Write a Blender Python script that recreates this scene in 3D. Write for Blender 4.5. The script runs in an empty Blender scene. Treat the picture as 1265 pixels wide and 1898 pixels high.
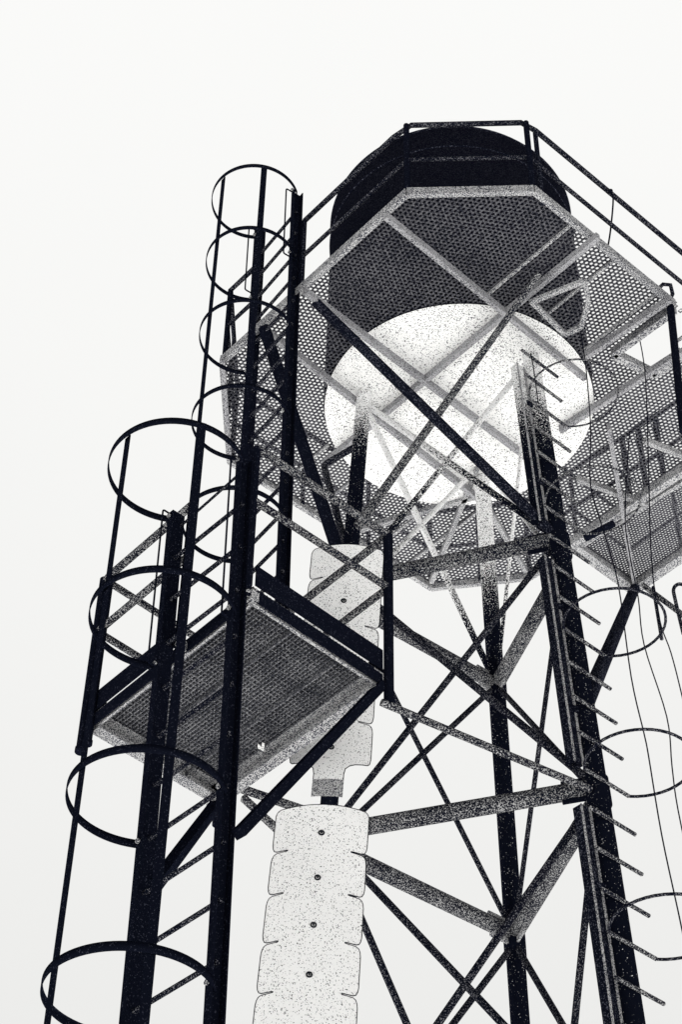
import bpy, math, random
from mathutils import Vector, Matrix
C = bpy.context.scene.collection
sc = bpy.context.scene
random.seed(7)
# ---------------------------------------------------------------- measured positions (metres; the camera's eye is at x=0, y=0, z=0, the ground at z=-1.6)
P = {
  'cam_R0': [0.9998094550888634, -0.01381225163972297, 0.013794028401846981],
  'cam_R1': [-0.01952059207375614, -0.7074385722156247, 0.7065052108984112],
  'cam_R2': [0.0, 0.7066398575272693, 0.7075733967256264],
  'legA': [(1.719, 8.085, -1.6), (1.305, 8.537, 10.15)],
  'legB': [(1.227, 10.302, -1.6), (1.043, 9.718, 10.15)],
  'legC': [(-0.447, 8.768, -1.6), (0.151, 8.9, 10.15)],
  'A_low_AC': [1.441, 8.389, 6.298],
  'A_low_AB': [1.443, 8.386, 6.235],
  'A_up_AC': [1.371, 8.465, 8.272],
  'A_up_AB': [1.38, 8.455, 8.02],
  'B_low': [1.103, 9.908, 6.315],
  'B_up': [1.073, 9.814, 8.204],
  'C_low_AC': [-0.045, 8.857, 6.288],
  'C_low_BC': [-0.049, 8.856, 6.209],
  'C_up_AC': [0.055, 8.879, 8.258],
  'C_up_BC': [0.046, 8.877, 8.084],
  'A_brace': [1.42, 8.412, 6.889],
  'C_pipe': [0.055, 8.879, 8.248],
  'C_knee': [0.077, 8.884, 8.695],
  'C_top': [0.144, 8.899, 10.012],
  'A_top': [1.307, 8.535, 10.095],
  'B_top': [1.041, 9.712, 10.267],
  'tank_c': [0.833, 9.052],
  'tank_r': 0.977,
  'octagon': [(0.388, 7.175), (1.206, 7.134), (2.643, 8.4), (2.688, 9.542), (1.495, 10.774), (0.722, 10.92), (-0.833, 9.587), (-0.858, 8.635)],
  'hatch': [(1.893, 8.366), (2.24, 7.986), (2.531, 8.243), (2.128, 8.59)],
  'balcony': [(1.775, 10.382), (2.313, 10.875), (3.304, 9.688), (2.8, 9.274)],
  'beams': [[(0.252, 7.308, 10.05), (1.692, 8.66, 10.05)], [(-0.274, 7.943, 10.05), (1.49, 9.564, 10.05)], [(-0.534, 8.301, 10.05), (1.078, 9.927, 10.05)], [(1.653, 7.447, 10.05), (-0.135, 9.553, 10.05)], [(2.2, 7.955, 10.05), (1.673, 8.482, 10.05)], [(2.339, 8.421, 10.05), (1.571, 9.175, 10.05)], [(2.309, 10.801, 10.05), (1.917, 9.14, 10.05)], [(-0.85, 8.566, 10.05), (-0.827, 9.507, 10.05)]],
  'frame_loop': [(1.249, 7.941, 9.98), (1.591, 7.751, 9.98), (1.635, 7.932, 9.98), (1.608, 8.156, 9.98), (1.505, 8.225, 9.98), (1.249, 7.941, 9.98)],
  'knee_A_top': [-0.201, 8.033, 10.05],
  'knee_C_top': [1.291, 7.758, 10.05],
  'pipe_top': [-0.552, 8.268, 10.05],
  'vent_top': [0.122, 8.894, 9.574],
  'vent': [(0.122, 8.894, 9.574), (-0.129, 9.101, 9.574), (0.064, 8.881, 8.437)],
  'bal_brace_top': [2.31, 10.813, 10.05],
  'rail_top_z': 10.928,
  'rail_mid_z': 10.52,
  'left_rail': [(-0.582, 8.271, 10.764), (-0.818, 8.575, 10.709), (-0.857, 8.643, 10.14)],
  'rungA_z': [7.3488206328029335, 7.16262841884683],
  'hoopA_z': 7.349,
  'dark_plate': [(1.568, 9.533, 9.9), (1.693, 9.529, 9.9), (2.025, 9.922, 9.9), (1.83, 10.082, 9.9)],
  'hang_pipe': [(2.215, 8.045, 10.14), (2.13, 7.945, 8.725)],
  'landing': [(-0.442, 7.135, 6.56), (0.233, 7.786, 6.56), (-0.676, 8.855, 6.56), (-1.351, 8.203, 6.56)],
  'R1': [-0.506, 7.083],
  'L1': [-0.903, 7.528],
  'c1': [-0.874, 7.153],
  'R2': [-0.338, 7.98],
  'L2': [-0.631, 8.383],
  'c2': [-0.646, 8.066],
  'r1': 0.378,
  'r2': 0.317,
  'hoops1': [7.448, 6.364, 5.255, 4.231],
  'hoops2': [11.231, 10.497, 9.707, 8.861, 7.949],
  'R1_top': 7.491,
  'L1_top': 7.487,
  'R2_top': 11.235,
  'L2_top': 11.318,
  'rungs1': [5.282, 4.354],
  'rungs2': [9.751, 7.499],
  'R1_line': [(-0.488, 7.083, 4.068), (-0.53, 7.083, 7.405)],
  'L1_line': [(-0.894, 7.528, 4.316), (-0.924, 7.528, 7.297)],
  'R2_line': [(-0.329, 7.98, 7.49), (-0.357, 7.98, 10.954)],
  'L2_line': [(-0.621, 8.383, 9.281), (-0.637, 8.383, 11.166)],
  'strap1': [(-1.158, 6.92, 7.448), (-0.757, 6.823, 7.448)],
  'strap2': [(-0.924, 7.856, 11.231), (-0.595, 7.77, 11.231)],
  'brace_R': [(0.233, 7.786, 6.56), (-0.437, 7.087, 5.021)],
  'brace_F': [(-0.676, 8.855, 6.56), (-0.841, 7.535, 5.038)],
  'sleeve_up': [8.308, 8.236, 7.831, 7.432, 7.056, 6.748],
  'sleeve_low': [6.273, 6.128, 5.845, 5.538, 5.228],
  'buttons': [7.836, 6.692, 6.093, 5.799, 5.5, 5.2],
  'cable_a': [(1.63, 8.3, 10.167), (1.637, 8.3, 9.689), (1.62, 8.3, 9.113), (1.578, 8.3, 8.591), (1.626, 8.3, 8.186), (1.676, 8.3, 7.751), (1.685, 8.3, 7.021), (1.718, 8.3, 6.607), (1.727, 8.3, 6.456), (1.744, 8.3, 5.923), (1.785, 8.3, 5.348), (1.815, 8.3, 4.799)],
  'cable_b': [(1.918, 8.5, 9.324), (1.817, 8.5, 8.557), (1.811, 8.5, 8.194), (1.829, 8.5, 7.824), (1.827, 8.5, 7.44), (1.903, 8.5, 6.895), (1.894, 8.5, 6.538), (1.894, 8.5, 6.241), (1.927, 8.5, 5.715)],
  'cable_c': [(2.04, 8.35, 10.217), (2.045, 8.35, 9.742), (1.982, 8.35, 8.904), (1.912, 8.35, 8.053), (1.906, 8.35, 7.528), (1.946, 8.35, 7.251), (1.973, 8.35, 6.938), (2.011, 8.35, 6.352)],
  'cable_d': [(1.288, 8.4, 9.993), (1.299, 8.4, 9.795), (1.31, 8.4, 9.437)],
  'hook': [(2.25, 9.0, 8.402), (2.208, 9.0, 8.406), (2.175, 9.0, 8.362), (2.175, 9.0, 8.267), (2.194, 9.0, 7.975)],
  'rod': [(2.089, 9.2, 8.564), (2.097, 9.2, 8.102)],
  'diag_bar': [(2.042, 9.3, 8.685), (2.294, 9.3, 8.408)],
  'loop_handle': [(2.146, 8.017, 10.25), (2.17, 7.979, 10.25), (2.222, 7.983, 10.25), (2.248, 8.062, 10.25), (2.236, 8.114, 10.25)],
  'sleeve_strut': [[(-0.552, 8.675, 6.46), (-0.04, 8.858, 6.393)], [(-0.529, 8.766, 6.46), (-0.059, 8.854, 6.022)]],
  'chain': [(-0.896, 7.529, 7.403), (-0.565, 7.078, 7.348)],
  'tie_post': [(1.834, 7.679, 10.8)],
}

V = Vector
# ---------------------------------------------------------------- camera
cd = bpy.data.cameras.new('camera'); cam = bpy.data.objects.new('camera', cd); C.objects.link(cam)
cd.sensor_fit = 'VERTICAL'; cd.sensor_height = 36.0; cd.lens = 36.0*3500/1898
cd.clip_start = 0.05; cd.clip_end = 2000
r, u_, f_ = V(P['cam_R0']), V(P['cam_R1']), V(P['cam_R2'])
cam.matrix_world = Matrix(((r.x, u_.x, -f_.x, 0), (r.y, u_.y, -f_.y, 0), (r.z, u_.z, -f_.z, 0), (0, 0, 0, 1)))
sc.camera = cam
# ---------------------------------------------------------------- sky: bright thin overcast, brightest round the hidden sun ahead, dull behind the viewer
w = bpy.data.worlds.new('World'); sc.world = w; w.use_nodes = True
nt = w.node_tree; nt.nodes.clear()
def N(t, k, **kw):
    n = t.nodes.new(k)
    for a, b in kw.items(): setattr(n, a, b)
    return n
SUN = V((0.35, 0.75, 1.0)).normalized()
tc = N(nt, 'ShaderNodeTexCoord')
dot = N(nt, 'ShaderNodeVectorMath', operation='DOT_PRODUCT'); dot.inputs[1].default_value = V((0.10, 0.92, 0.38)).normalized()
nt.links.new(tc.outputs['Generated'], dot.inputs[0])
rmp = N(nt, 'ShaderNodeValToRGB')
cr = rmp.color_ramp; cr.elements[0].position = 0.0; cr.elements[0].color = (0.03, 0.03, 0.031, 1)
cr.elements[1].position = 1.0; cr.elements[1].color = (0.56, 0.56, 0.55, 1)
e = cr.elements.new(0.5); e.color = (0.09, 0.09, 0.093, 1)
e = cr.elements.new(0.80); e.color = (0.525, 0.525, 0.52, 1)
mp = N(nt, 'ShaderNodeMapRange'); mp.inputs['From Min'].default_value = -1; mp.inputs['From Max'].default_value = 1
nt.links.new(dot.outputs['Value'], mp.inputs['Value']); nt.links.new(mp.outputs['Result'], rmp.inputs['Fac'])
sx = N(nt, 'ShaderNodeSeparateXYZ'); nt.links.new(tc.outputs['Generated'], sx.inputs[0])
mz = N(nt, 'ShaderNodeMapRange'); mz.inputs['From Min'].default_value = 0.45; mz.inputs['From Max'].default_value = 0.88
mz.inputs['To Min'].default_value = 0.85; mz.inputs['To Max'].default_value = 1.03
nt.links.new(sx.outputs['Z'], mz.inputs['Value'])
nz = N(nt, 'ShaderNodeTexNoise'); nz.inputs['Scale'].default_value = 2.2; nz.inputs['Detail'].default_value = 4
nt.links.new(tc.outputs['Generated'], nz.inputs['Vector'])
mn = N(nt, 'ShaderNodeMapRange'); mn.inputs['To Min'].default_value = 0.97; mn.inputs['To Max'].default_value = 1.02
nt.links.new(nz.outputs['Fac'], mn.inputs['Value'])
m1 = N(nt, 'ShaderNodeMath', operation='MULTIPLY'); nt.links.new(mz.outputs['Result'], m1.inputs[0]); nt.links.new(mn.outputs['Result'], m1.inputs[1])
bg = N(nt, 'ShaderNodeBackground'); nt.links.new(rmp.outputs['Color'], bg.inputs['Color']); nt.links.new(m1.outputs[0], bg.inputs['Strength'])
wo = N(nt, 'ShaderNodeOutputWorld'); nt.links.new(bg.outputs[0], wo.inputs[0])
# ---------------------------------------------------------------- sun
sd = bpy.data.lights.new('sun', 'SUN'); sd.energy = 5.0; sd.angle = math.radians(6); sd.color = (1, 0.99, 0.97)
so = bpy.data.objects.new('sun', sd); C.objects.link(so); so.rotation_euler = SUN.to_track_quat('Z', 'Y').to_euler()
sc.view_settings.view_transform = 'Standard'; sc.view_settings.look = 'None'
sc.view_settings.exposure = 0.8; sc.view_settings.gamma = 1.0
# ---------------------------------------------------------------- materials
def speck(name, dark, light, thr, scale, rough=0.85, spec=0.0, low=0.06, lowscale=3.0, soft=0.03, metal=0.0, fade=None):
    """weathered surface: fine flecks of one colour on another; thr = share that is dark"""
    m = bpy.data.materials.new(name); m.use_nodes = True; t = m.node_tree; b = t.nodes['Principled BSDF']
    co = N(t, 'ShaderNodeTexCoord')
    n1 = N(t, 'ShaderNodeTexNoise'); n1.inputs['Scale'].default_value = scale; n1.inputs['Detail'].default_value = 1.5; n1.inputs['Roughness'].default_value = 0.6
    n2 = N(t, 'ShaderNodeTexNoise'); n2.inputs['Scale'].default_value = lowscale; n2.inputs['Detail'].default_value = 3
    t.links.new(co.outputs['Object'], n1.inputs['Vector']); t.links.new(co.outputs['Object'], n2.inputs['Vector'])
    a = N(t, 'ShaderNodeMath', operation='MULTIPLY_ADD'); a.inputs[1].default_value = low*2; a.inputs[2].default_value = -low
    t.links.new(n2.outputs['Fac'], a.inputs[0])
    s = N(t, 'ShaderNodeMath', operation='ADD'); t.links.new(n1.outputs['Fac'], s.inputs[0]); t.links.new(a.outputs[0], s.inputs[1])
    if fade:    # brightness near the tank put into the colour: pale flecks denser with height
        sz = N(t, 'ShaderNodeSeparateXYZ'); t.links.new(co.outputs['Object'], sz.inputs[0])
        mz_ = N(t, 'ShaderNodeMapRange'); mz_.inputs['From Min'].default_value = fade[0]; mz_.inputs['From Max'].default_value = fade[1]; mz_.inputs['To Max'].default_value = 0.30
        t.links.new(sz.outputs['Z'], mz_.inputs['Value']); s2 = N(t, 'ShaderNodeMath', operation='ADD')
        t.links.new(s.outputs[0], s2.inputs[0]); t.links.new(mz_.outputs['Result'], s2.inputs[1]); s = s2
    rp = N(t, 'ShaderNodeValToRGB'); k = rp.color_ramp
    k.elements[0].position = max(0, thr-soft); k.elements[0].color = (*dark, 1); k.elements[1].position = min(1, thr+soft); k.elements[1].color = (*light, 1)
    t.links.new(s.outputs[0], rp.inputs['Fac']); t.links.new(rp.outputs['Color'], b.inputs['Base Color'])
    b.inputs['Roughness'].default_value = rough; b.inputs['Specular IOR Level'].default_value = spec; b.inputs['Metallic'].default_value = metal
    return m
K = (0.004, 0.005, 0.010)
M = dict(
 black=speck('blackened_steel', K, (0.035, 0.038, 0.055), 0.66, 110, low=0.04, lowscale=6, rough=0.6),
 leg=speck('leg_steel', K, (0.07, 0.073, 0.095), 0.60, 110, low=0.08, lowscale=2.2),
 pipe=speck('galvanised_pipe', (0.006, 0.007, 0.013), (0.33, 0.33, 0.33), 0.57, 125, low=0.10, lowscale=5, soft=.07),
 rod=speck('rod_steel', K, (0.15, 0.15, 0.165), 0.60, 140, low=0.06),
 beam=speck('galvanised_beam', (0.03, 0.032, 0.045), (0.46, 0.46, 0.46), 0.50, 140, low=0.08, lowscale=4, soft=.06),
 white=speck('white_jacket', (0.05, 0.05, 0.06), (0.93, 0.93, 0.92), 0.37, 120, low=0.03, lowscale=6),
 tankb=speck('white_tank_bottom', (0.05, 0.05, 0.06), (0.80, 0.80, 0.79), 0.40, 110, low=0.05, lowscale=2),
 wbeam=speck('whitewashed_beam', (0.05, 0.05, 0.06), (0.32, 0.32, 0.33), 0.46, 130, low=0.10, soft=.05, lowscale=3),
 tank=speck('dark_tank_paint', (0.003, 0.0035, 0.007), (0.016, 0.017, 0.024), 0.58, 130, low=0.05, lowscale=1.2, rough=0.55),
 mesh=speck('deck_sheet', (0.012, 0.013, 0.02), (0.11, 0.11, 0.12), 0.50, 110, low=0.08, soft=.1),
 grid=speck('bar_grating', (0.03, 0.032, 0.04), (0.24, 0.24, 0.25), 0.56, 100, low=0.12, lowscale=5, soft=.12),
 leg_A=speck('leg_steel_painted_light_high', K, (0.75, 0.75, 0.75), 0.72, 110, low=0.04, fade=(9.0, 9.8)),  # leg tops paling into the light under the tank, painted as flecks
 leg_B=speck('leg_steel_painted_light_low', K, (0.75, 0.75, 0.75), 0.72, 110, low=0.04, fade=(8.7, 9.4)),
 leg_C=speck('leg_steel_painted_light_top', K, (0.75, 0.75, 0.75), 0.72, 110, low=0.04, fade=(9.35, 9.95)),
 rod_t=speck('rod_steel_painted_light', K, (0.72, 0.72, 0.72), 0.68, 110, low=0.04, fade=(8.6, 9.6)),  # upper rod ends brightened in the colour, as if lit near the tank
 rod_b=speck('rod_steel_painted_light_low', K, (0.72, 0.72, 0.72), 0.68, 110, low=0.04, fade=(8.3, 9.1)),
 cable=speck('rubber_cable', K, (0.02, 0.02, 0.03), 0.6, 60),
)
def ground_mat():
    m = bpy.data.materials.new('pale_concrete'); m.use_nodes = True; t = m.node_tree; b = t.nodes['Principled BSDF']
    co = N(t, 'ShaderNodeTexCoord'); n = N(t, 'ShaderNodeTexNoise'); n.inputs['Scale'].default_value = 0.8; n.inputs['Detail'].default_value = 8
    t.links.new(co.outputs['Object'], n.inputs['Vector'])
    rp = N(t, 'ShaderNodeValToRGB'); rp.color_ramp.elements[0].color = (0.70, 0.70, 0.70, 1); rp.color_ramp.elements[1].color = (0.86, 0.86, 0.86, 1)
    t.links.new(n.outputs['Fac'], rp.inputs['Fac']); t.links.new(rp.outputs['Color'], b.inputs['Base Color'])
    b.inputs['Roughness'].default_value = 0.95; b.inputs['Specular IOR Level'].default_value = 0.1
    return m
# ---------------------------------------------------------------- mesh collector
def perp(d):
    a = V((0, 0, 1)) if abs(d.z) < 0.9 else V((1, 0, 0))
    x = d.cross(a).normalized(); return x, d.cross(x).normalized()
class MB:
    def __init__(s): s.v = []; s.f = []; s.sm = []
    def add(s, vs, fs, smooth=False):
        o = len(s.v); s.v += [tuple(p) for p in vs]
        for q in fs: s.f.append([i+o for i in q]); s.sm.append(smooth)
    def tube(s, pts, r, n=14, cap=True, closed=False):
        pts = [V(p) for p in pts]; m = len(pts); rings = []; x = None
        for i, p in enumerate(pts):
            a = pts[(i-1) % m] if (closed or i > 0) else p; b = pts[(i+1) % m] if (closed or i < m-1) else p
            d = (b-a).normalized()
            if x is None: x, y = perp(d)
            else: x = (x - d*x.dot(d)).normalized(); y = d.cross(x)
            rr = r[i] if isinstance(r, (list, tuple)) else r
            rings.append([p + (x*math.cos(2*math.pi*k/n) + y*math.sin(2*math.pi*k/n))*rr for k in range(n)])
        vs = [q for g in rings for q in g]; fs = []
        for i in range(m if closed else m-1):
            j = (i+1) % m
            for k in range(n): fs.append((i*n+k, i*n+(k+1) % n, j*n+(k+1) % n, j*n+k))
        s.add(vs, fs, True)
        if cap and not closed:
            s.add(rings[0], [tuple(range(n-1, -1, -1))]); s.add(rings[-1], [tuple(range(n))])
        return s
    def beam(s, a, b, w, h, up=(0, 0, 1), zo=0.0):
        """box from a to b, w across, h along up; zo shifts along up"""
        a, b, up = V(a), V(b), V(up); d = (b-a).normalized(); x = d.cross(up).normalized(); y = x.cross(d).normalized()
        vs = [p + x*i*w/2 + y*(j*h/2+zo) for p in (a, b) for i, j in ((-1, -1), (1, -1), (1, 1), (-1, 1))]
        s.add(vs, [(0, 1, 2, 3), (7, 6, 5, 4), (0, 4, 5, 1), (1, 5, 6, 2), (2, 6, 7, 3), (3, 7, 4, 0)]); return s
    def profile(s, a, b, prof, x, y):
        """extrude a closed plan profile (list of (i,j) along x,y) from a to b"""
        a, b, x, y = V(a), V(b), V(x), V(y); n = len(prof)
        vs = [p + x*i + y*j for p in (a, b) for i, j in prof]
        s.add(vs, [(k, (k+1) % n, n+(k+1) % n, n+k) for k in range(n)] + [tuple(range(n-1, -1, -1)), tuple(range(n, 2*n))]); return s
    def lathe(s, c, prof, n=64, axis=None, capb=True, capt=True):
        """c(z)->centre; prof=[(r,z)]"""
        vs = []; fs = []
        for r_, z in prof:
            cx, cy = c(z)
            for k in range(n):
                t = 2*math.pi*k/n; vs.append((cx+r_*math.cos(t), cy+r_*math.sin(t), z))
        m = len(prof)
        for i in range(m-1):
            for k in range(n): fs.append((i*n+k, i*n+(k+1) % n, (i+1)*n+(k+1) % n, (i+1)*n+k))
        s.add(vs, fs, True)
        if capb: s.add(vs[:n], [tuple(range(n-1, -1, -1))])
        if capt: s.add(vs[-n:], [tuple(range(n))])
        return s
    def slab(s, poly, z0, z1):
        n = len(poly); vs = [(x, y, z) for z in (z0, z1) for x, y in poly]
        s.add(vs, [tuple(range(n-1, -1, -1)), tuple(range(n, 2*n))] + [(k, (k+1) % n, n+(k+1) % n, n+k) for k in range(n)]); return s
    def ball(s, c, r, n=10):
        c = V(c); vs = []; fs = []
        for i in range(n//2+1):
            a = math.pi*i/(n//2)
            for k in range(n): t = 2*math.pi*k/n; vs.append(c+V((math.sin(a)*math.cos(t), math.sin(a)*math.sin(t), math.cos(a)))*r)
        for i in range(n//2):
            for k in range(n): fs.append((i*n+k, i*n+(k+1) % n, (i+1)*n+(k+1) % n, (i+1)*n+k))
        s.add(vs, fs, True); return s
    def build(s, name, mat, parent=None, label=None):
        me = bpy.data.meshes.new(name); me.from_pydata(s.v, [], s.f); me.polygons.foreach_set('use_smooth', s.sm); me.materials.append(M[mat] if isinstance(mat, str) else mat); me.update()
        o = bpy.data.objects.new(name, me); C.objects.link(o)
        if parent is not None:
            o.parent = parent
            root = parent
            while root.parent: root = root.parent
            if parent.type == 'EMPTY': o.location = -V(parent.location)
        if label: o['label'] = label
        return o
def thing(name, label, cat, loc, group=None):
    o = bpy.data.objects.new(name, None); C.objects.link(o); o.location = loc; o.empty_display_size = 0.2
    o['label'] = label; o['category'] = cat
    if group: o['group'] = group
    return o
def tag(o, label, cat, group=None):
    o['label'] = label; o['category'] = cat
    if group: o['group'] = group
    return o
def lerp(a, b, t): return V(a)*(1-t)+V(b)*t
def at_z(line, z):
    a, b = V(line[0]), V(line[1]); return a+(b-a)*((z-a.z)/(b.z-a.z))
def inside(x, y, poly):
    c = False; n = len(poly)
    for i in range(n):
        (x1, y1), (x2, y2) = poly[i], poly[(i+1) % n]
        if (y1 > y) != (y2 > y) and x < (x2-x1)*(y-y1)/(y2-y1)+x1: c = not c
    return c
GZ = -1.6
# ---------------------------------------------------------------- ground
g = MB(); S = 900; g.add([(-S, -S, GZ), (S, -S, GZ), (S, S, GZ), (-S, S, GZ)], [(0, 1, 2, 3)])
go = g.build('ground', ground_mat()); go['kind'] = 'structure'
# ================================================================= WATER TOWER
TC = V((*P['tank_c'], 0)); TR = P['tank_r']; ZP = 10.14
legs = dict(A=P['legA'], B=P['legB'], C=P['legC'])
T = thing('water_tower', 'three-legged steel water tower with round tank and octagonal mesh walkway', 'water tower', (TC.x, TC.y, GZ))
for k, ln in legs.items():
    mb = MB().tube([at_z(ln, GZ), at_z(ln, ZP-0.02)], 0.058 if k != 'C' else .052, 24)
    mb.tube([at_z(ln, GZ), at_z(ln, GZ+0.03)], 0.16, 24)
    for z in ((6.26, 8.20) if k != 'C' else ()): mb.tube([at_z(ln, z-0.09), at_z(ln, z+0.09)], 0.068, 24)
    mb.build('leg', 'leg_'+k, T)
def strut(a, b, rad, mat='pipe', name='strut'):
    a, b = V(P[a]), V(P[b]); return MB().tube([a, b], rad, 20).build(name, mat, T)
strut('A_low_AC', 'C_low_AC', 0.050); strut('A_up_AC', 'C_up_AC', 0.050)
strut('A_low_AB', 'B_low', 0.050); strut('A_up_AB', 'B_up', 0.050)
strut('B_low', 'C_low_BC', 0.050); strut('B_up', 'C_up_BC', 0.046)
# thin rods crossing in each bay of each face
RODS = [('A_up_AC', 'C_low_AC', .020), ('C_up_AC', 'A_low_AC', .024), ('B_up', 'C_low_BC', .019), ('C_up_BC', 'B_low', .017),
        ('A_up_AB', 'B_low', .016), ('B_up', 'A_low_AB', .018),
        ('A_up_AC', 'C_top', .022), ('C_up_AC', 'A_top', .020), ('B_up', 'C_top', .022), ('C_up_BC', 'B_top', .018), ('A_up_AB', 'B_top', .016), ('B_up', 'A_top', .013)]
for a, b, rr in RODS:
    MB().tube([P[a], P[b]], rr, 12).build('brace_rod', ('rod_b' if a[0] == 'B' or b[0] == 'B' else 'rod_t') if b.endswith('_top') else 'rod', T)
def legp(k, z): return at_z(legs[k], z)
def low(k1, z1, k2, z2, rr): MB().tube([legp(k1, z1), legp(k2, z2)], rr, 12).build('brace_rod', 'rod', T)
for a, b in (('A', 'C'), ('C', 'A'), ('B', 'C'), ('C', 'B'), ('A', 'B'), ('B', 'A')):
    low(a, 6.26, b, 3.95, .021); low(a, 3.95, b, 1.6, .021); low(a, 1.6, b, -1.2, .021)
for z in (3.95, 1.6):
    for a, b in (('A', 'C'), ('B', 'C'), ('A', 'B')): MB().tube([legp(a, z), legp(b, z)], .05, 18).build('strut', 'pipe', T)
# gusset plates and clamps at the nodes
def gusset(p, q, size, th=0.014, drop=0.0):
    p, q = V(P[p]), V(P[q]); hh = .15 if p.x > 1.3 else .17; d = (q-p).normalized(); a = p+d*0.04; b = p+d*(0.04+size)
    nrm = d.cross(V((0, 0, 1))).normalized()
    mb = MB().beam(a, b, th, hh, (0, 0, 1), drop)
    c = lerp(a, b, 0.5)
    for s_ in (-0.05, 0.03, ):
        for side in (-1, 1):
            e_ = c+d*s_+nrm*side*th*0.5; mb.tube([e_, e_+nrm*side*0.014], 0.013, 8)
    return mb.build('gusset_plate', 'black' if p.x > 1.3 else 'beam', T)
for a, b, sz in (('A_low_AC', 'C_low_AC', .16), ('A_up_AC', 'C_up_AC', .16), ('B_low', 'C_low_BC', .18), ('B_up', 'C_up_BC', .14), ('A_low_AB', 'B_low', .14), ('A_up_AB', 'B_up', .12), ('B_low', 'A_low_AB', .14), ('B_up', 'A_up_AB', .14)): gusset(a, b, sz)
# knee braces up to the walkway
MB().tube([P['A_up_AC'], P['knee_A_top']], 0.034, 18).build('knee_brace', 'leg', T)
MB().tube([P['C_knee'], P['knee_C_top']], [0.032, .020], 18).build('knee_brace', 'pipe', T)
MB().tube([P['C_pipe'], P['pipe_top']], 0.042, 18).build('knee_brace', 'black', T)
MB().tube([P['A_brace'], P['bal_brace_top']], [0.050, 0.040], 18).build('knee_brace', 'leg', T)
# tank
ZB, ZT = 10.118, 12.28
tk = MB().lathe(lambda z: (TC.x, TC.y), [(TR-.012, ZB+.012), (TR-.004, ZB+.04), (TR-.02, ZT)] + [((TR-.02)*math.cos(a)*1.0 if a < 1.5 else .002, ZT+0.30*math.sin(a)) for a in [math.pi/2*i/10 for i in range(1, 11)]], 96, capb=False, capt=False).build('tank', 'tank', T)
bt = MB().lathe(lambda z: (TC.x, TC.y), [(0.01, ZB-.004), (TR*.5, ZB-.004), (TR*.93, ZB-.003), (TR*.975, ZB), (TR-.011, ZB+.012)], 96, capt=False).build('tank_bottom', 'tankb', tk)
for z in (ZB+.30, ZT-.25, ZT+.01): MB().tube([(TC.x+(TR-.004-.0075*(z-ZB))*math.cos(t), TC.y+(TR-.004-.0075*(z-ZB))*math.sin(t), z) for t in [2*math.pi*i/96 for i in range(96)]], .008, 8, closed=True).build('weld_band', 'leg', tk)
# walkway deck: perforated sheet
OC = P['octagon']; HA = [(1.876, 8.484), (2.247, 8.080), (2.50, 8.33), (2.182, 8.665)]; BA = P['balcony']
def perforated(test, ang, pitch, hole, z, th, bx, rowscale=0.87):
    ca, sa = math.cos(ang), math.sin(ang); mb = MB(); x0, y0, x1, y1 = bx
    hw = pitch/2; hh = pitch*rowscale/2; cx0, cy0 = (x0+x1)/2, (y0+y1)/2; R_ = max(x1-x0, y1-y0)*0.75; nr = int(R_/(2*hh)); nc = int(R_/pitch)
    n = 8; ring = [(math.cos(2*math.pi*(k+.5)/n)*hole, math.sin(2*math.pi*(k+.5)/n)*hole*rowscale) for k in range(n)]
    sq = [(hw, hh*.42), (hw*.42, hh), (-hw*.42, hh), (-hw, hh*.42), (-hw, -hh*.42), (-hw*.42, -hh), (hw*.42, -hh), (hw, -hh*.42)]
    cor = [(hw, hh), (-hw, hh), (-hw, -hh), (hw, -hh)]
    V_, F_ = mb.v, mb.f
    for j in range(-nr, nr+1):
        for i in range(-nc, nc+1):
            a = (i+0.5*(j % 2))*pitch; b = j*2*hh
            cx = cx0+a*ca-b*sa; cy = cy0+a*sa+b*ca
            if not test(cx, cy): continue
            o = len(V_)
            for (p, q), zz in [(r_, z) for r_ in ring]+[(r_, z+th) for r_ in ring]+[(r_, z) for r_ in sq]+[(r_, z) for r_ in cor]:
                V_.append((cx+p*ca-q*sa, cy+p*sa+q*ca, zz))
            for k in range(n):
                k2 = (k+1) % n
                F_.append((o+k, o+k2, o+8+k2, o+8+k))
                if k % 2 == 0: F_.append((o+16+k, o+24+k//2, o+16+k2, o+k2, o+k))
                else: F_.append((o+16+k, o+16+k2, o+k2, o+k))
    mb.sm = [False]*len(mb.f)
    return mb
def deck_test(x, y):
    d = math.hypot(x-TC.x, y-TC.y)
    return d > TR-.03 and inside(x, y, OC) and not inside(x, y, HA)
uang = math.atan2(OC[7][1]-OC[0][1], OC[7][0]-OC[0][0])
perforated(deck_test, uang, 0.033, 0.0122, ZP, 0.006, (-.9, 7.1, 2.7, 11)).build('deck_sheet', 'mesh', T)
perforated(lambda x, y: inside(x, y, BA), uang, 0.026, 0.0086, ZP-.01, 0.006, (1.7, 9.2, 3.4, 10.9)).build('balcony_sheet', 'mesh', T)
for i in range(8):
    a, b = V((*OC[i], ZP-.02+.003*(i % 2))), V((*OC[(i+1) % 8], ZP-.02+.003*(i % 2)))
    if i == 1:
        MB().beam(a, V((2.24, 8.045, ZP-.02)), .035, .07).build('edge_beam', 'beam', T)
        MB().beam(V((2.52, 8.30, ZP-.02)), b, .035, .07).build('edge_beam', 'beam', T)
    else: MB().beam(a, b, .035, .07).build('edge_beam', 'beam', T)
for i in range(4):
    MB().beam((*BA[i], ZP-.028-.003*i), (*BA[(i+1) % 4], ZP-.028-.003*i), .08 if i < 2 else .06, .085).build('balcony_frame', 'beam', T)
for i in (0, 2, 3): MB().beam((*HA[i], ZP-.03), (*HA[(i+1) % 4], ZP-.03), .05, .07).build('hatch_frame', 'beam', T)
for i, (a, b) in enumerate(P['beams']): MB().beam(V(a)+V((0, 0, .004*i)), V(b)+V((0, 0, .004*i)), .032, .06).build('deck_beam', 'wbeam', T)
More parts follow.
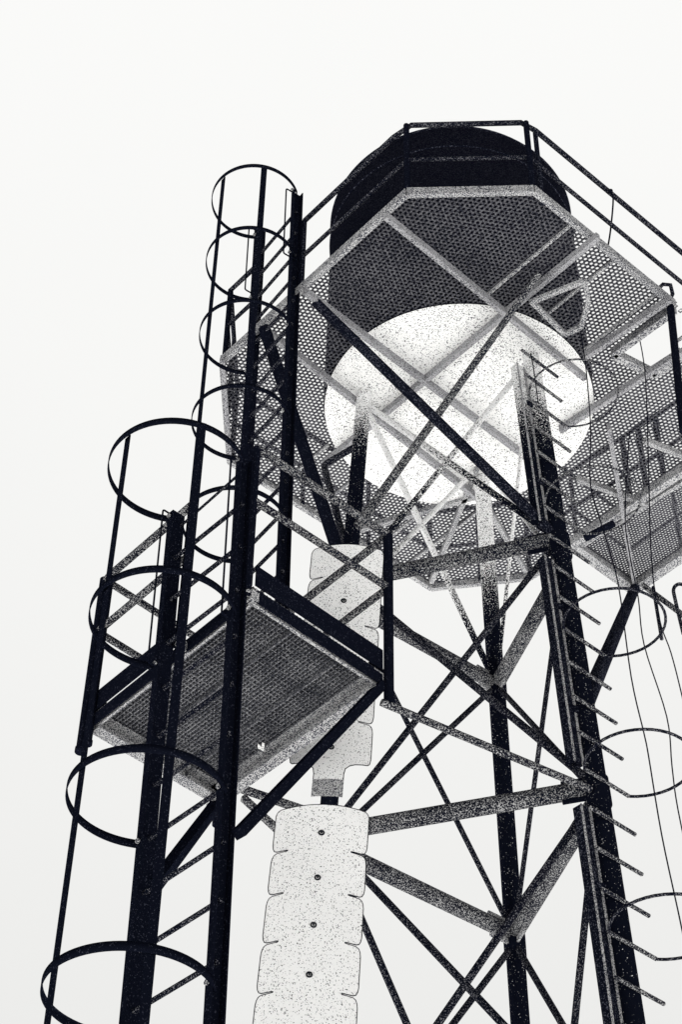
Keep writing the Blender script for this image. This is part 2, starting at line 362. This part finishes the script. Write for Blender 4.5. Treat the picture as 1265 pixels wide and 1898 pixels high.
# light stiffeners under the sheet
random.seed(3)
for t in (0.2, 0.42, 0.64, 0.86):
    a = lerp((*OC[1], ZP-.012), (*OC[2], ZP-.012), t); b = a+V((-.74, .67, 0))*0.0
    d = V((math.cos(uang), math.sin(uang), 0)); L = 0.2
    while deck_test(*(a+d*(L+.1)).xy) and L < 3: L += .05
    MB().beam(a, a+d*L, .018, .02).build('stiffener', 'beam', T)
for t in (0.15, 0.3, 0.46, 0.6, .78):
    a = lerp((*OC[5], ZP-.012), (*OC[6], ZP-.012), t)
    d = V((-math.cos(uang), -math.sin(uang), 0)); L = 0.1
    while deck_test(*(a+d*(L+.1)).xy) and L < 3: L += .05
    MB().beam(a, a+d*L, .018, .02).build('stiffener', 'beam', T)
for (x0_, y0_), (x1_, y1_) in (((1.0, 9.6), (.72, 10.85)), ((1.0, 9.9), (.1, 10.3)), ((1.1, 10.0), (1.45, 10.7)), ((2.2, 9.3), (2.62, 9.5)), ((1.75, 9.7), (2.3, 9.95))):
    MB().beam((x0_, y0_, ZP-.03), (x1_, y1_, ZP-.03), .035, .05).build('stiffener', 'beam', T)
fl = [V(p) for p in P['frame_loop']]
mb = MB()
for i in range(len(fl)-1): mb.beam(fl[i]+V((0, 0, .004*i)), fl[i+1]+V((0, 0, .004*i)), .032, .03)
mb.build('curved_bracket', 'beam', T)
dp = P['dark_plate']
MB().tube([V(dp[3])+V((0, 0, -.03)), V(dp[2])+V((.0, 0, -.03))], .028, 14).build('dark_sleeve', 'black', T)
# guard rail
zt, zm = P['rail_top_z'], P['rail_mid_z']
OCi = [lerp((*p, 0), TC, .01) for p in OC]
def rail(z, pts, rad): MB().tube([(p[0], p[1], z) for p in pts], rad, 12).build('guard_rail', 'rod', T)
gate = lerp(OCi[0], OCi[7], .56)
e78 = lerp(OCi[7], OCi[0], .18)
rail(zt, [gate, lerp(OCi[0], gate, .12), OCi[0]+(OCi[1]-OCi[0])*.04, OCi[1]-(OCi[1]-OCi[0])*.04, lerp(OCi[1], OCi[2], .05), OCi[2], OCi[3], OCi[4]], .019)
rail(zm, [gate, OCi[0], OCi[1], OCi[2], OCi[3], OCi[4]], .016)
rail(zt, [e78, OCi[7], OCi[6], OCi[5], OCi[4]], .019)
rail(zm, [e78, OCi[7], OCi[6], OCi[5], OCi[4]], .016)
def post(p, z1=None, rad=.017, mat='leg'): MB().tube([(p[0], p[1], ZP-.02), (p[0], p[1], z1 or zt)], rad, 12).build('rail_post', mat, T)
for i in range(8): post(OCi[i], rad=.02, mat='black')
post(OCi[1]+V((.07, .08, 0))); post(gate); post(e78)
for i, t in ((2, .5), (4, .5), (5, .33), (5, .66), (6, .5)): post(lerp(OCi[i], OCi[(i+1) % 8], t))
for p in ((2.195, 10.023), (2.309, 9.934), (2.427, 9.818)): post(p, rad=.024)
bal = [V((*p, 0)) for p in BA]
for p in (bal[1], lerp(bal[0], bal[1], .1), lerp(bal[1], bal[2], .33), lerp(bal[1], bal[2], .66), bal[2]): post(p)
rail(zt, [bal[0], bal[1], bal[2], bal[3]], .018); rail(zm, [bal[0], bal[1], bal[2], bal[3]], .015)
MB().tube(P['hang_pipe'], .026, 14).build('hanger_pipe', 'black', T)
MB().tube([V(p) for p in P['loop_handle']], .014, 10).build('grab_loop', 'rod', T)
# ================================================================= rung ladder on the nearest leg, with ring guards
dr = V((.748, .663, 0)); nf = V((.663, -.748, 0))
LA = thing('rung_ladder', 'ladder of short round rungs with thin guard rings on the right tower leg', 'ladder', at_z(legs['A'], GZ)+dr*0)
z = P['hoopA_z']; dz = .2635; k = 0; zs = []
i0 = -int((z-(GZ+.4))/dz)
for i in range(i0, int((ZP-.1-z)/dz)+1): zs.append((i, z+i*dz))
for i, zz in zs:
    c = at_z(legs['A'], zz)+nf*.066
    a, b = c-dr*.178, c+dr*.185
    if i % 4 == 0 and zz > 3:
        cc = c+nf*.235+dr*.005; rr = math.hypot(.235, .182); a0 = math.atan2(-.235, -.182)
        arc = []
        for q in range(33):
            t = a0 - q/32*(2*math.pi - 2*math.atan2(.182, .235))
            arc.append(cc+dr*math.cos(t)*rr+nf*math.sin(t)*rr)
        h = MB().tube(arc, .0085 if zz < 8 else .0065, 8).build('guard_ring', 'rod' if zz < 8 else 'pipe', LA)
    MB().tube([a, b], .0115, 8).build('rung', 'pipe', LA)
up_ = (at_z(legs['A'], 9)-at_z(legs['A'], 0)).normalized()
for z0, z1 in ((GZ, 1.5), (1.68, 3.85), (4.05, 6.12), (6.42, 8.05), (8.36, 9.95)):
    off = lambda zz: at_z(legs['A'], zz)+V((-.112, -.035, 0))
    pr = [(-.036, -.03), (.036, -.03), (.036, .03), (.028, .03), (.028, -.022), (-.028, -.022), (-.028, .03), (-.036, .03)]
    pr = [(i_, -j_) for i_, j_ in pr][::-1]
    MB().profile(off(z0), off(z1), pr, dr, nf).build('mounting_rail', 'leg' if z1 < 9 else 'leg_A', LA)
    for sg, wd in ((-1, .014), (1, .020)): MB().beam(off(z0)+dr*sg*.034+nf*.031, off(z1)+dr*sg*.034+nf*.031, wd, .006, tuple(nf)).build('rail_edge', 'beam', LA)
    for q in range(2):
        zz = z0+(z1-z0)*(.25+.5*q); MB().beam(off(zz)+nf*.0, at_z(legs['A'], zz), .05, .05).build('rail_clip', 'leg', LA)
# ================================================================= landing between the two caged ladders
LN, LR, LF, LL = [V(p) for p in P['landing']]; ZL = LN.z
un = (LL-LN).normalized(); nn = (LR-LN).normalized(); LU = (LL-LN).length; LW = (LR-LN).length
LP = thing('landing_platform', 'grated steel landing with toe boards and tube railing between the two caged ladders', 'platform', ((LN+LF)/2).to_tuple()[:2]+(ZL,))
mb = MB(); k = int(LW/.024)
for i in range(k+1):
    o = LN+nn*(LW*i/k); mb.beam(o, o+un*LU, .007, .030, (0, 0, 1), .015)
k = int(LU/.030)
for i in range(k+1):
    o = LN+un*(LU*i/k); mb.beam(o, o+nn*LW, .007, .016, (0, 0, 1), .014)
mb.build('deck_grating', 'grid', LP)
def lbeam(a, b, h=.085, wf=.07, inward=None, zt_=None):
    """channel edge beam: web and two flanges turned inwards"""
    d = (b-a).normalized(); x = V(inward).normalized()
    pr = [(0, -h), (wf, -h), (wf, -h+.008), (.008, -h+.008), (.008, -.008), (wf, -.008), (wf, 0), (0, 0)]
    return MB().profile(a, b, pr, x, V((0, 0, 1)))
dz_ = V((0, 0, .0))
lbeam(LN-un*.02+V((0, 0, .004)), LL+un*.02+V((0, 0, .004)), inward=nn, wf=.014).build('edge_beam', 'beam', LP)
lbeam(LR-un*.02, LF+un*.02, inward=-nn, h=.12, wf=.07).build('edge_beam', 'beam', LP)
lbeam(LN, LR, inward=un, wf=.016).build('edge_beam', 'beam', LP)
lbeam(LL, LF, inward=-un, h=.102, wf=.075).build('edge_beam', 'beam', LP)
for t in (.36, .72): MB().beam(lerp(LN, LR, t)+V((0, 0, -.012)), lerp(LL, LF, t)+V((0, 0, -.012)), .008, .03).build('cross_bar', 'grid', LP)
MB().slab([(-0.4411, 8.3893), (-0.4204, 8.4178), (-0.4167, 8.3788), (-0.4018, 8.3880), (-0.4089, 8.4566), (-0.4417, 8.4283)], 6.551, 6.556).build('tag_plate', 'white', LP)
def toe(a, b, out): MB().beam(a+out*.012+V((0, 0, .10)), b+out*.012+V((0, 0, .10)), .006, .14).build('toe_board', 'black', LP)
toe(LN, LR, -un); toe(LN+un*.62, LL, -nn); toe(LR, LF, nn); toe(LL, LF, un); toe(LN+un*.0, LN+un*.10, -nn)
for a, b, out in ((LN, LR, -un), (LN, LL, -nn)): MB().beam(a+out*.016+V((0, 0, -.04)), b+out*.016+V((0, 0, -.04)), .006, .085).build('fascia_strip', 'black', LP)
HR = 1.05
def lpost(p, rad, z0=-.19, h=HR, mat='black'):
    mb = MB().tube([p+V((0, 0, z0)), p+V((0, 0, h))], rad, 16); mb.tube([p+V((0, 0, z0-.012)), p+V((0, 0, z0+.015))], rad*1.18, 12)
    return mb.build('rail_post', mat, LP)
pN, pR, pF, pL = LN+un*.005-nn*.035, LR-un*.03+nn*.03, LF+un*.03+nn*.03, LL+un*.03-nn*.03
lpost(pN, .021, -.05); lpost(pR, .028); lpost(pF, .025); lpost(pL, .030, -.22); lpost(pL-un*.055, .024, -.2)
lpost(lerp(LN, LL, .43)-nn*.03, .016, 0)
def lrail(pts, rad): MB().tube(pts, rad, 14).build('guard_rail', 'pipe', LP)
h1, h0 = V((0, 0, HR)), V((0, 0, .64))
def bendy(pts, rb=.07):
    out = [pts[0]]
    for i in range(1, len(pts)-1):
        a, b, c = pts[i-1], pts[i], pts[i+1]; p, q = b+(a-b).normalized()*rb, b+(c-b).normalized()*rb
        for t in (0, .25, .5, .75, 1): out.append(p*(1-t)**2+b*2*t*(1-t)+q*t*t)
    out.append(pts[-1]); return out
lrail([pN+h1, pR+h1], .024); lrail([pN+h0, pR+h0], .022)
lrail([pR+h1, pF+h1], .024); lrail([pR+h0, pF+h0], .022)
mid = lerp(LN, LL, .43)-nn*.03
lrail(bendy([pL+V((0, 0, .9)), pL+h1, mid+h1]), .024); lrail([pL+h0, mid+h0], .022)
lrail([pL+h1, pF+h1], .022); lrail([pL+h0, pF+h0], .022)
for n_, a, b in (('diagonal_brace', *P['brace_R']), ('diagonal_brace', *P['brace_F'])):
    a, b = V(a), V(b); MB().beam(a+V((0, 0, -.07)), b, .06, .05, (0, 0, 1)).build('diagonal_brace', 'black', LP)
MB().tube([V((LR.x-.0, LR.y-.03, LR.z-.21)), V(P['A_low_AB'])+V((-.05, -.06, 0))], .021, 14).build('wall_tie', 'pipe', LP)
for a, b in P['sleeve_strut']: MB().beam(a, b, .045, .03).build('wall_tie', 'pipe', LP)
for p in (LN+nn*.02, LN+un*.55): 
    mb = MB().beam(p+V((0, 0, -.05)), p-nn*.05+V((0, 0, -.05)), .05, .06); mb.ball(p-nn*.055+V((0, 0, -.04)), .024); mb.build('bolt_bracket', 'beam', LP)
MB().tube([P['chain'][0], P['chain'][1]], .008, 8).build('safety_bar', 'rod', LP)
# ================================================================= caged ladders
def caged(label, la, lb, ztop_a, ztop_b, zbot, c, rad, hoops, straps, rungs, sec, strapw, hoop_h, grabs):
    base = (at_z(la, zbot)+at_z(lb, zbot))/2
    G = thing('caged_ladder', label, 'ladder', base, 'caged ladders in two flights')
    a0, b0 = at_z(la, 6), at_z(lb, 6); u = (b0-a0); u.z = 0; u.normalize(); n = V((-u.y, u.x, 0))
    if n.y < 0: n = -n
    dpt, wid = sec
    for ln, zt_, s in ((la, ztop_a, -1), (lb, ztop_b, 1)):
        pr = [(0, -dpt/2), (s*wid, -dpt/2), (s*wid, -dpt/2+.007), (s*.007, -dpt/2+.007), (s*.007, dpt/2-.007), (s*wid, dpt/2-.007), (s*wid, dpt/2), (0, dpt/2)]
        if s < 0: pr = pr[::-1]
        sh = u*(-s*wid/2)
        o = MB().profile(at_z(ln, zbot)+sh, at_z(ln, zt_)+sh, pr, u, n).build('side_rail', 'black', G)
        for h in hoops:
            if h < zt_+.05:
                p = at_z(ln, h)-n*(dpt/2+.004)+sh*.0; MB().tube([p, p-n*.012], .014, 6).build('bolt', 'beam', o)
    z0, dz = rungs; z = z0
    while z-dz > zbot+.1: z -= dz
    while z < min(ztop_a, ztop_b)-.05:
        if not (z > hoops[0]+.01): MB().tube([at_z(la, z), at_z(lb, z)], .0125, 10).build('rung', 'rod', G)
        z += dz
    for h in hoops:
        A_, B_ = at_z(la, h), at_z(lb, h); mdl = (A_+B_)/2; half = (B_-A_).length/2; uu = (B_-A_).normalized(); nn_ = V((-uu.y, uu.x, 0)); nn_ = nn_ if nn_.y > 0 else -nn_
        hc = math.sqrt(max(rad*rad-half*half, .0001)); cc = mdl-nn_*hc
        aa = math.atan2(hc, half); n_ = 56; vs = []; fs = []
        for i in range(n_+1):
            t = (math.pi-aa) + (math.pi+2*aa)*i/n_
            d = uu*math.cos(t)+nn_*math.sin(t)
            for rr_, zz in ((rad, -hoop_h/2), (rad, hoop_h/2), (rad-.006, hoop_h/2), (rad-.006, -hoop_h/2)): vs.append(cc+d*rr_+V((0, 0, zz)))
        for i in range(n_):
            for k in range(4): fs.append((i*4+k, i*4+(k+1) % 4, i*4+4+(k+1) % 4, i*4+4+k))
        fs += [(0, 1, 2, 3), (n_*4+3, n_*4+2, n_*4+1, n_*4)]
        m_ = MB(); m_.add(vs, fs, False)
        ho = m_.build('cage_hoop', 'black', G)
        ho.data.polygons.foreach_set('use_smooth', [True]*len(ho.data.polygons))
    for sp in straps:
        cc = V((c[0], c[1], 0)); p = V((sp[0], sp[1], 0)); d = (p-cc).normalized(); tg = V((-d.y, d.x, 0))
        q = cc+d*(rad-.012)
        A_ = at_z(la, hoops[0]); 
        top = V((q.x, q.y, hoops[0]+hoop_h/2)); bot = V((q.x, q.y, hoops[-1]-hoop_h/2))
        MB().beam(bot, top, strapw, .006, tuple(d)).build('cage_strap', 'black', G)
    for ln, zt0, zb0 in grabs:
        a, b = at_z(ln, zt0), at_z(ln, zb0); o = -n*.095-u*.0
        MB().tube(bendy([a, a+o, b+o, b], .015), .0055, 8).build('grab_rod', 'black', G)
    return G
la, lb = P['R1_line'], P['L1_line']
caged('large near ladder with round cage, its top beside the grated landing', la, lb, P['R1_top'], P['L1_top'], GZ, P['c1'], P['r1'], P['hoops1']+[3.2], P['strap1'], (P['rungs1'][0], (P['rungs1'][0]-P['rungs1'][1])/3), (.085, .045), .045, .045,
      [(la, P['R1_top']-.05, 6.3), (lb, P['L1_top']-.02, 6.35)])
la, lb = P['R2_line'], P['L2_line']
caged('tall slim ladder with round cage rising from the landing above the tank walkway', la, lb, P['R2_top'], P['L2_top'], ZL+.03, P['c2'], P['r2'], P['hoops2'], P['strap2'], (P['rungs2'][0], (P['rungs2'][0]-P['rungs2'][1])/9), (.075, .040), .042, .036,
      [(la, P['R2_top']-.03, P['hoops2'][1]-.05), (lb, P['L2_top']-.03, P['hoops2'][1]+.05)])
# ================================================================= white insulated jackets round the left leg
def cC(z): p = at_z(legs['C'], z); return (p.x, p.y)
J = thing('notched_cover_shield', 'white curved cover plates with notched edges and a row of fasteners before the left leg', 'cover plate', at_z(legs['C'], GZ))
def shield(name, top, joints, bottom, hw, cx, neck=None):
    """one long curved sheet: rounded panels parted by side slits; rows of (z, half width)"""
    rows = [(top, hw*.90), (top-.006, hw*.945), (top-.016, hw*.975), (top-.035, hw)]
    for z in joints:
        rows += [(z+.06, hw), (z+.032, hw*.985), (z+.014, hw*.955), (z+.0055, hw*.90), (z+.004, hw-.075), (z+.002, hw-.088), (z-.002, hw-.088), (z-.004, hw-.075), (z-.0055, hw*.90), (z-.014, hw*.955), (z-.032, hw*.985), (z-.06, hw)]
        hw *= 1.004
    if neck:
        nb, nw = neck
        rows += [(bottom+.05, hw), (bottom+.012, hw*.975), (bottom, hw*.93), (bottom-.006, hw*.80), (bottom-.018, hw*.62), (bottom-.035, hw*.49), (bottom-.06, nw*1.08), (bottom-.10, nw), (nb, nw)]
    else: rows += [(bottom, hw)]
    nc = 16; vs = []; out = [[], []]
    for z, w_ in rows:
        c = V((*cC(z), z)); d = -V((c.x, c.y, 0)).normalized(); sd_ = V((-d.y, d.x, 0))
        for k in range(nc+1):
            q = (2*k/nc-1)*w_
            p = c+sd_*(q+cx)+d*(.130+.075*(1-(q/.26)**2)+.0015*math.sin(z*7+q*9))
            vs.append(p)
            if k == 0: out[0].append(p)
            if k == nc: out[1].append(p)
    m = len(rows); nv = m*(nc+1)
    vs += [p-V((0, 0, 0))+V((p.x, p.y, 0)).normalized()*.004 for p in vs]
    fs = []
    for i in range(m-1):
        for k in range(nc):
            a = i*(nc+1)+k; f = (a, a+1, a+nc+2, a+nc+1); fs.append(f); fs.append(tuple(nv+x for x in f[::-1]))
    mb = MB(); mb.add(vs, fs, False); o = mb.build(name, 'white', J)
    loop = vs[0:nc+1] + out[1][1:] + [vs[(m-1)*(nc+1)+k] for k in range(nc-1, -1, -1)] + out[0][::-1][1:-1]
    MB().tube(loop, .0027, 6, closed=True).build('edge_outline', 'black', o)  # thin black line added to draw the outline of the sheet
    return o
lo = [6.338, 6.044, 5.765, 5.463, 5.157]; step = (lo[1]-lo[-1])/3
while lo[-1] > -1.0: lo.append(lo[-1]-step)
shield('lower_cover', lo[0], lo[1:-1], lo[-1]+.05, .262, -.026)
up = [8.396, 8.124, 7.715, 7.326, 6.959, 6.66, 6.406]
u_o = shield('upper_cover', up[0], up[1:5], up[5], .231, -.010, (up[6], .086))
for z0_, z1_ in ((up[6]-.012, up[6]+.11),):
    vs = []; 
    for z in (z0_, z1_):
        c = V((*cC(z), z)); d = -V((c.x, c.y, 0)).normalized(); sd_ = V((-d.y, d.x, 0))
        for k in range(9):
            q = (2*k/8-1)*.089; vs.append(c+sd_*(q-.010)+d*(.134+.075*(1-(q/.26)**2)))
    mb = MB(); mb.add(vs, [(k, k+1, k+10, k+9) for k in range(8)]); mb.build('neck_shade', 'beam', u_o)  # darker strip: shade of the folded tab put into the colour
for i, z in enumerate([7.901, 6.747, 6.143, 5.846, 5.545, 5.243]):
    c = V((*cC(z), z)); d = -V((c.x, c.y, 0)).normalized()
    side = V((-d.y, d.x, 0)); p = c+side*(-.008 if i < 2 else -.022)+d*(.208)
    ring = [p+(side*math.cos(t)+V((0, 0, 1))*math.sin(t))*.014 for t in [2*math.pi*q/14 for q in range(14)]]
    MB().tube(ring, .0045, 6, closed=True).tube([p, p+d*.008], .005, 8).build('fastener', 'black', J)
for z in [lo[0]-.15, lo[2]-.1, up[0]-.12, up[4]-.1]+[lo[k]-.1 for k in (5, 9, 13)]:
    c = V((*cC(z), z)); d = -V((c.x, c.y, 0)).normalized(); MB().beam(c, c+d*.195, .05, .04).build('cover_bracket', 'leg', J)
# vent pipe with elbow
vt = [V(p) for p in P['vent']]
o = MB().tube(bendy([vt[0], vt[1], vt[2]], .05), .024, 14).build('vent_pipe', 'rod'); tag(o, 'thin bent pipe with an elbow beside the left leg above the jacket', 'pipe')
# ================================================================= hanging cables and small fittings at the right
lab = {'cable_a': 'long thin dark cable hanging from the hatch edge, nearest the right leg', 'cable_b': 'thin dark cable hanging between two others and bending outward over the lower guard ring',
       'cable_c': 'thin dark cable hanging furthest right through the open hatch', 'cable_d': 'short thin wire hanging against the white tank bottom at the top of the right leg'}
def smooth(pts, n=5):
    P_ = [V(p) for p in pts]; out = []
    for i in range(len(P_)-1):
        p0, p1, p2, p3 = P_[max(i-1, 0)], P_[i], P_[i+1], P_[min(i+2, len(P_)-1)]
        for k in range(n):
            t = k/n; out.append(.5*((2*p1)+(p2-p0)*t+(2*p0-5*p1+4*p2-p3)*t*t+(3*p1-p0-3*p2+p3)*t**3))
    out.append(P_[-1]); return out
for k_, rr in (('cable_a', .0042), ('cable_b', .0040), ('cable_c', .0040), ('cable_d', .004)):
    pts = smooth(P[k_])
    if k_ != 'cable_d':
        e_ = pts[-1]; pts += [V((e_.x+.05, e_.y, e_.z-1.5)), V((e_.x+.02, e_.y+.05, GZ+.01))]
    o = MB().tube(pts, rr, 8).build('hanging_cable', 'cable'); tag(o, lab[k_], 'cable', 'thin cables hanging from the tower')
o = MB().tube(smooth(P['hook']), .012, 10).build('bent_handle', 'rod', T)
MB().tube(P['rod'], .012, 10).build('hanger_rod', 'rod', T)
MB().tube(P['diag_bar'], .014, 10).tube([V(p)+V((0, 0, -.03)) for p in P['diag_bar']], .009, 8).build('handle_bar', 'pipe', T)
tp = V(P['tie_post'][0]); o = MB().tube(smooth([tp+V((0, 0, .1)), tp+V((.01, 0, 0)), tp+V((-.03, .05, -.3)), tp+V((-.09, .0, -.62))]), .006, 8).ball(tp+V((0, 0, .1)), .018).build('tie_wire', 'cable'); tag(o, 'short knotted wire tied round the right walkway railing', 'wire')
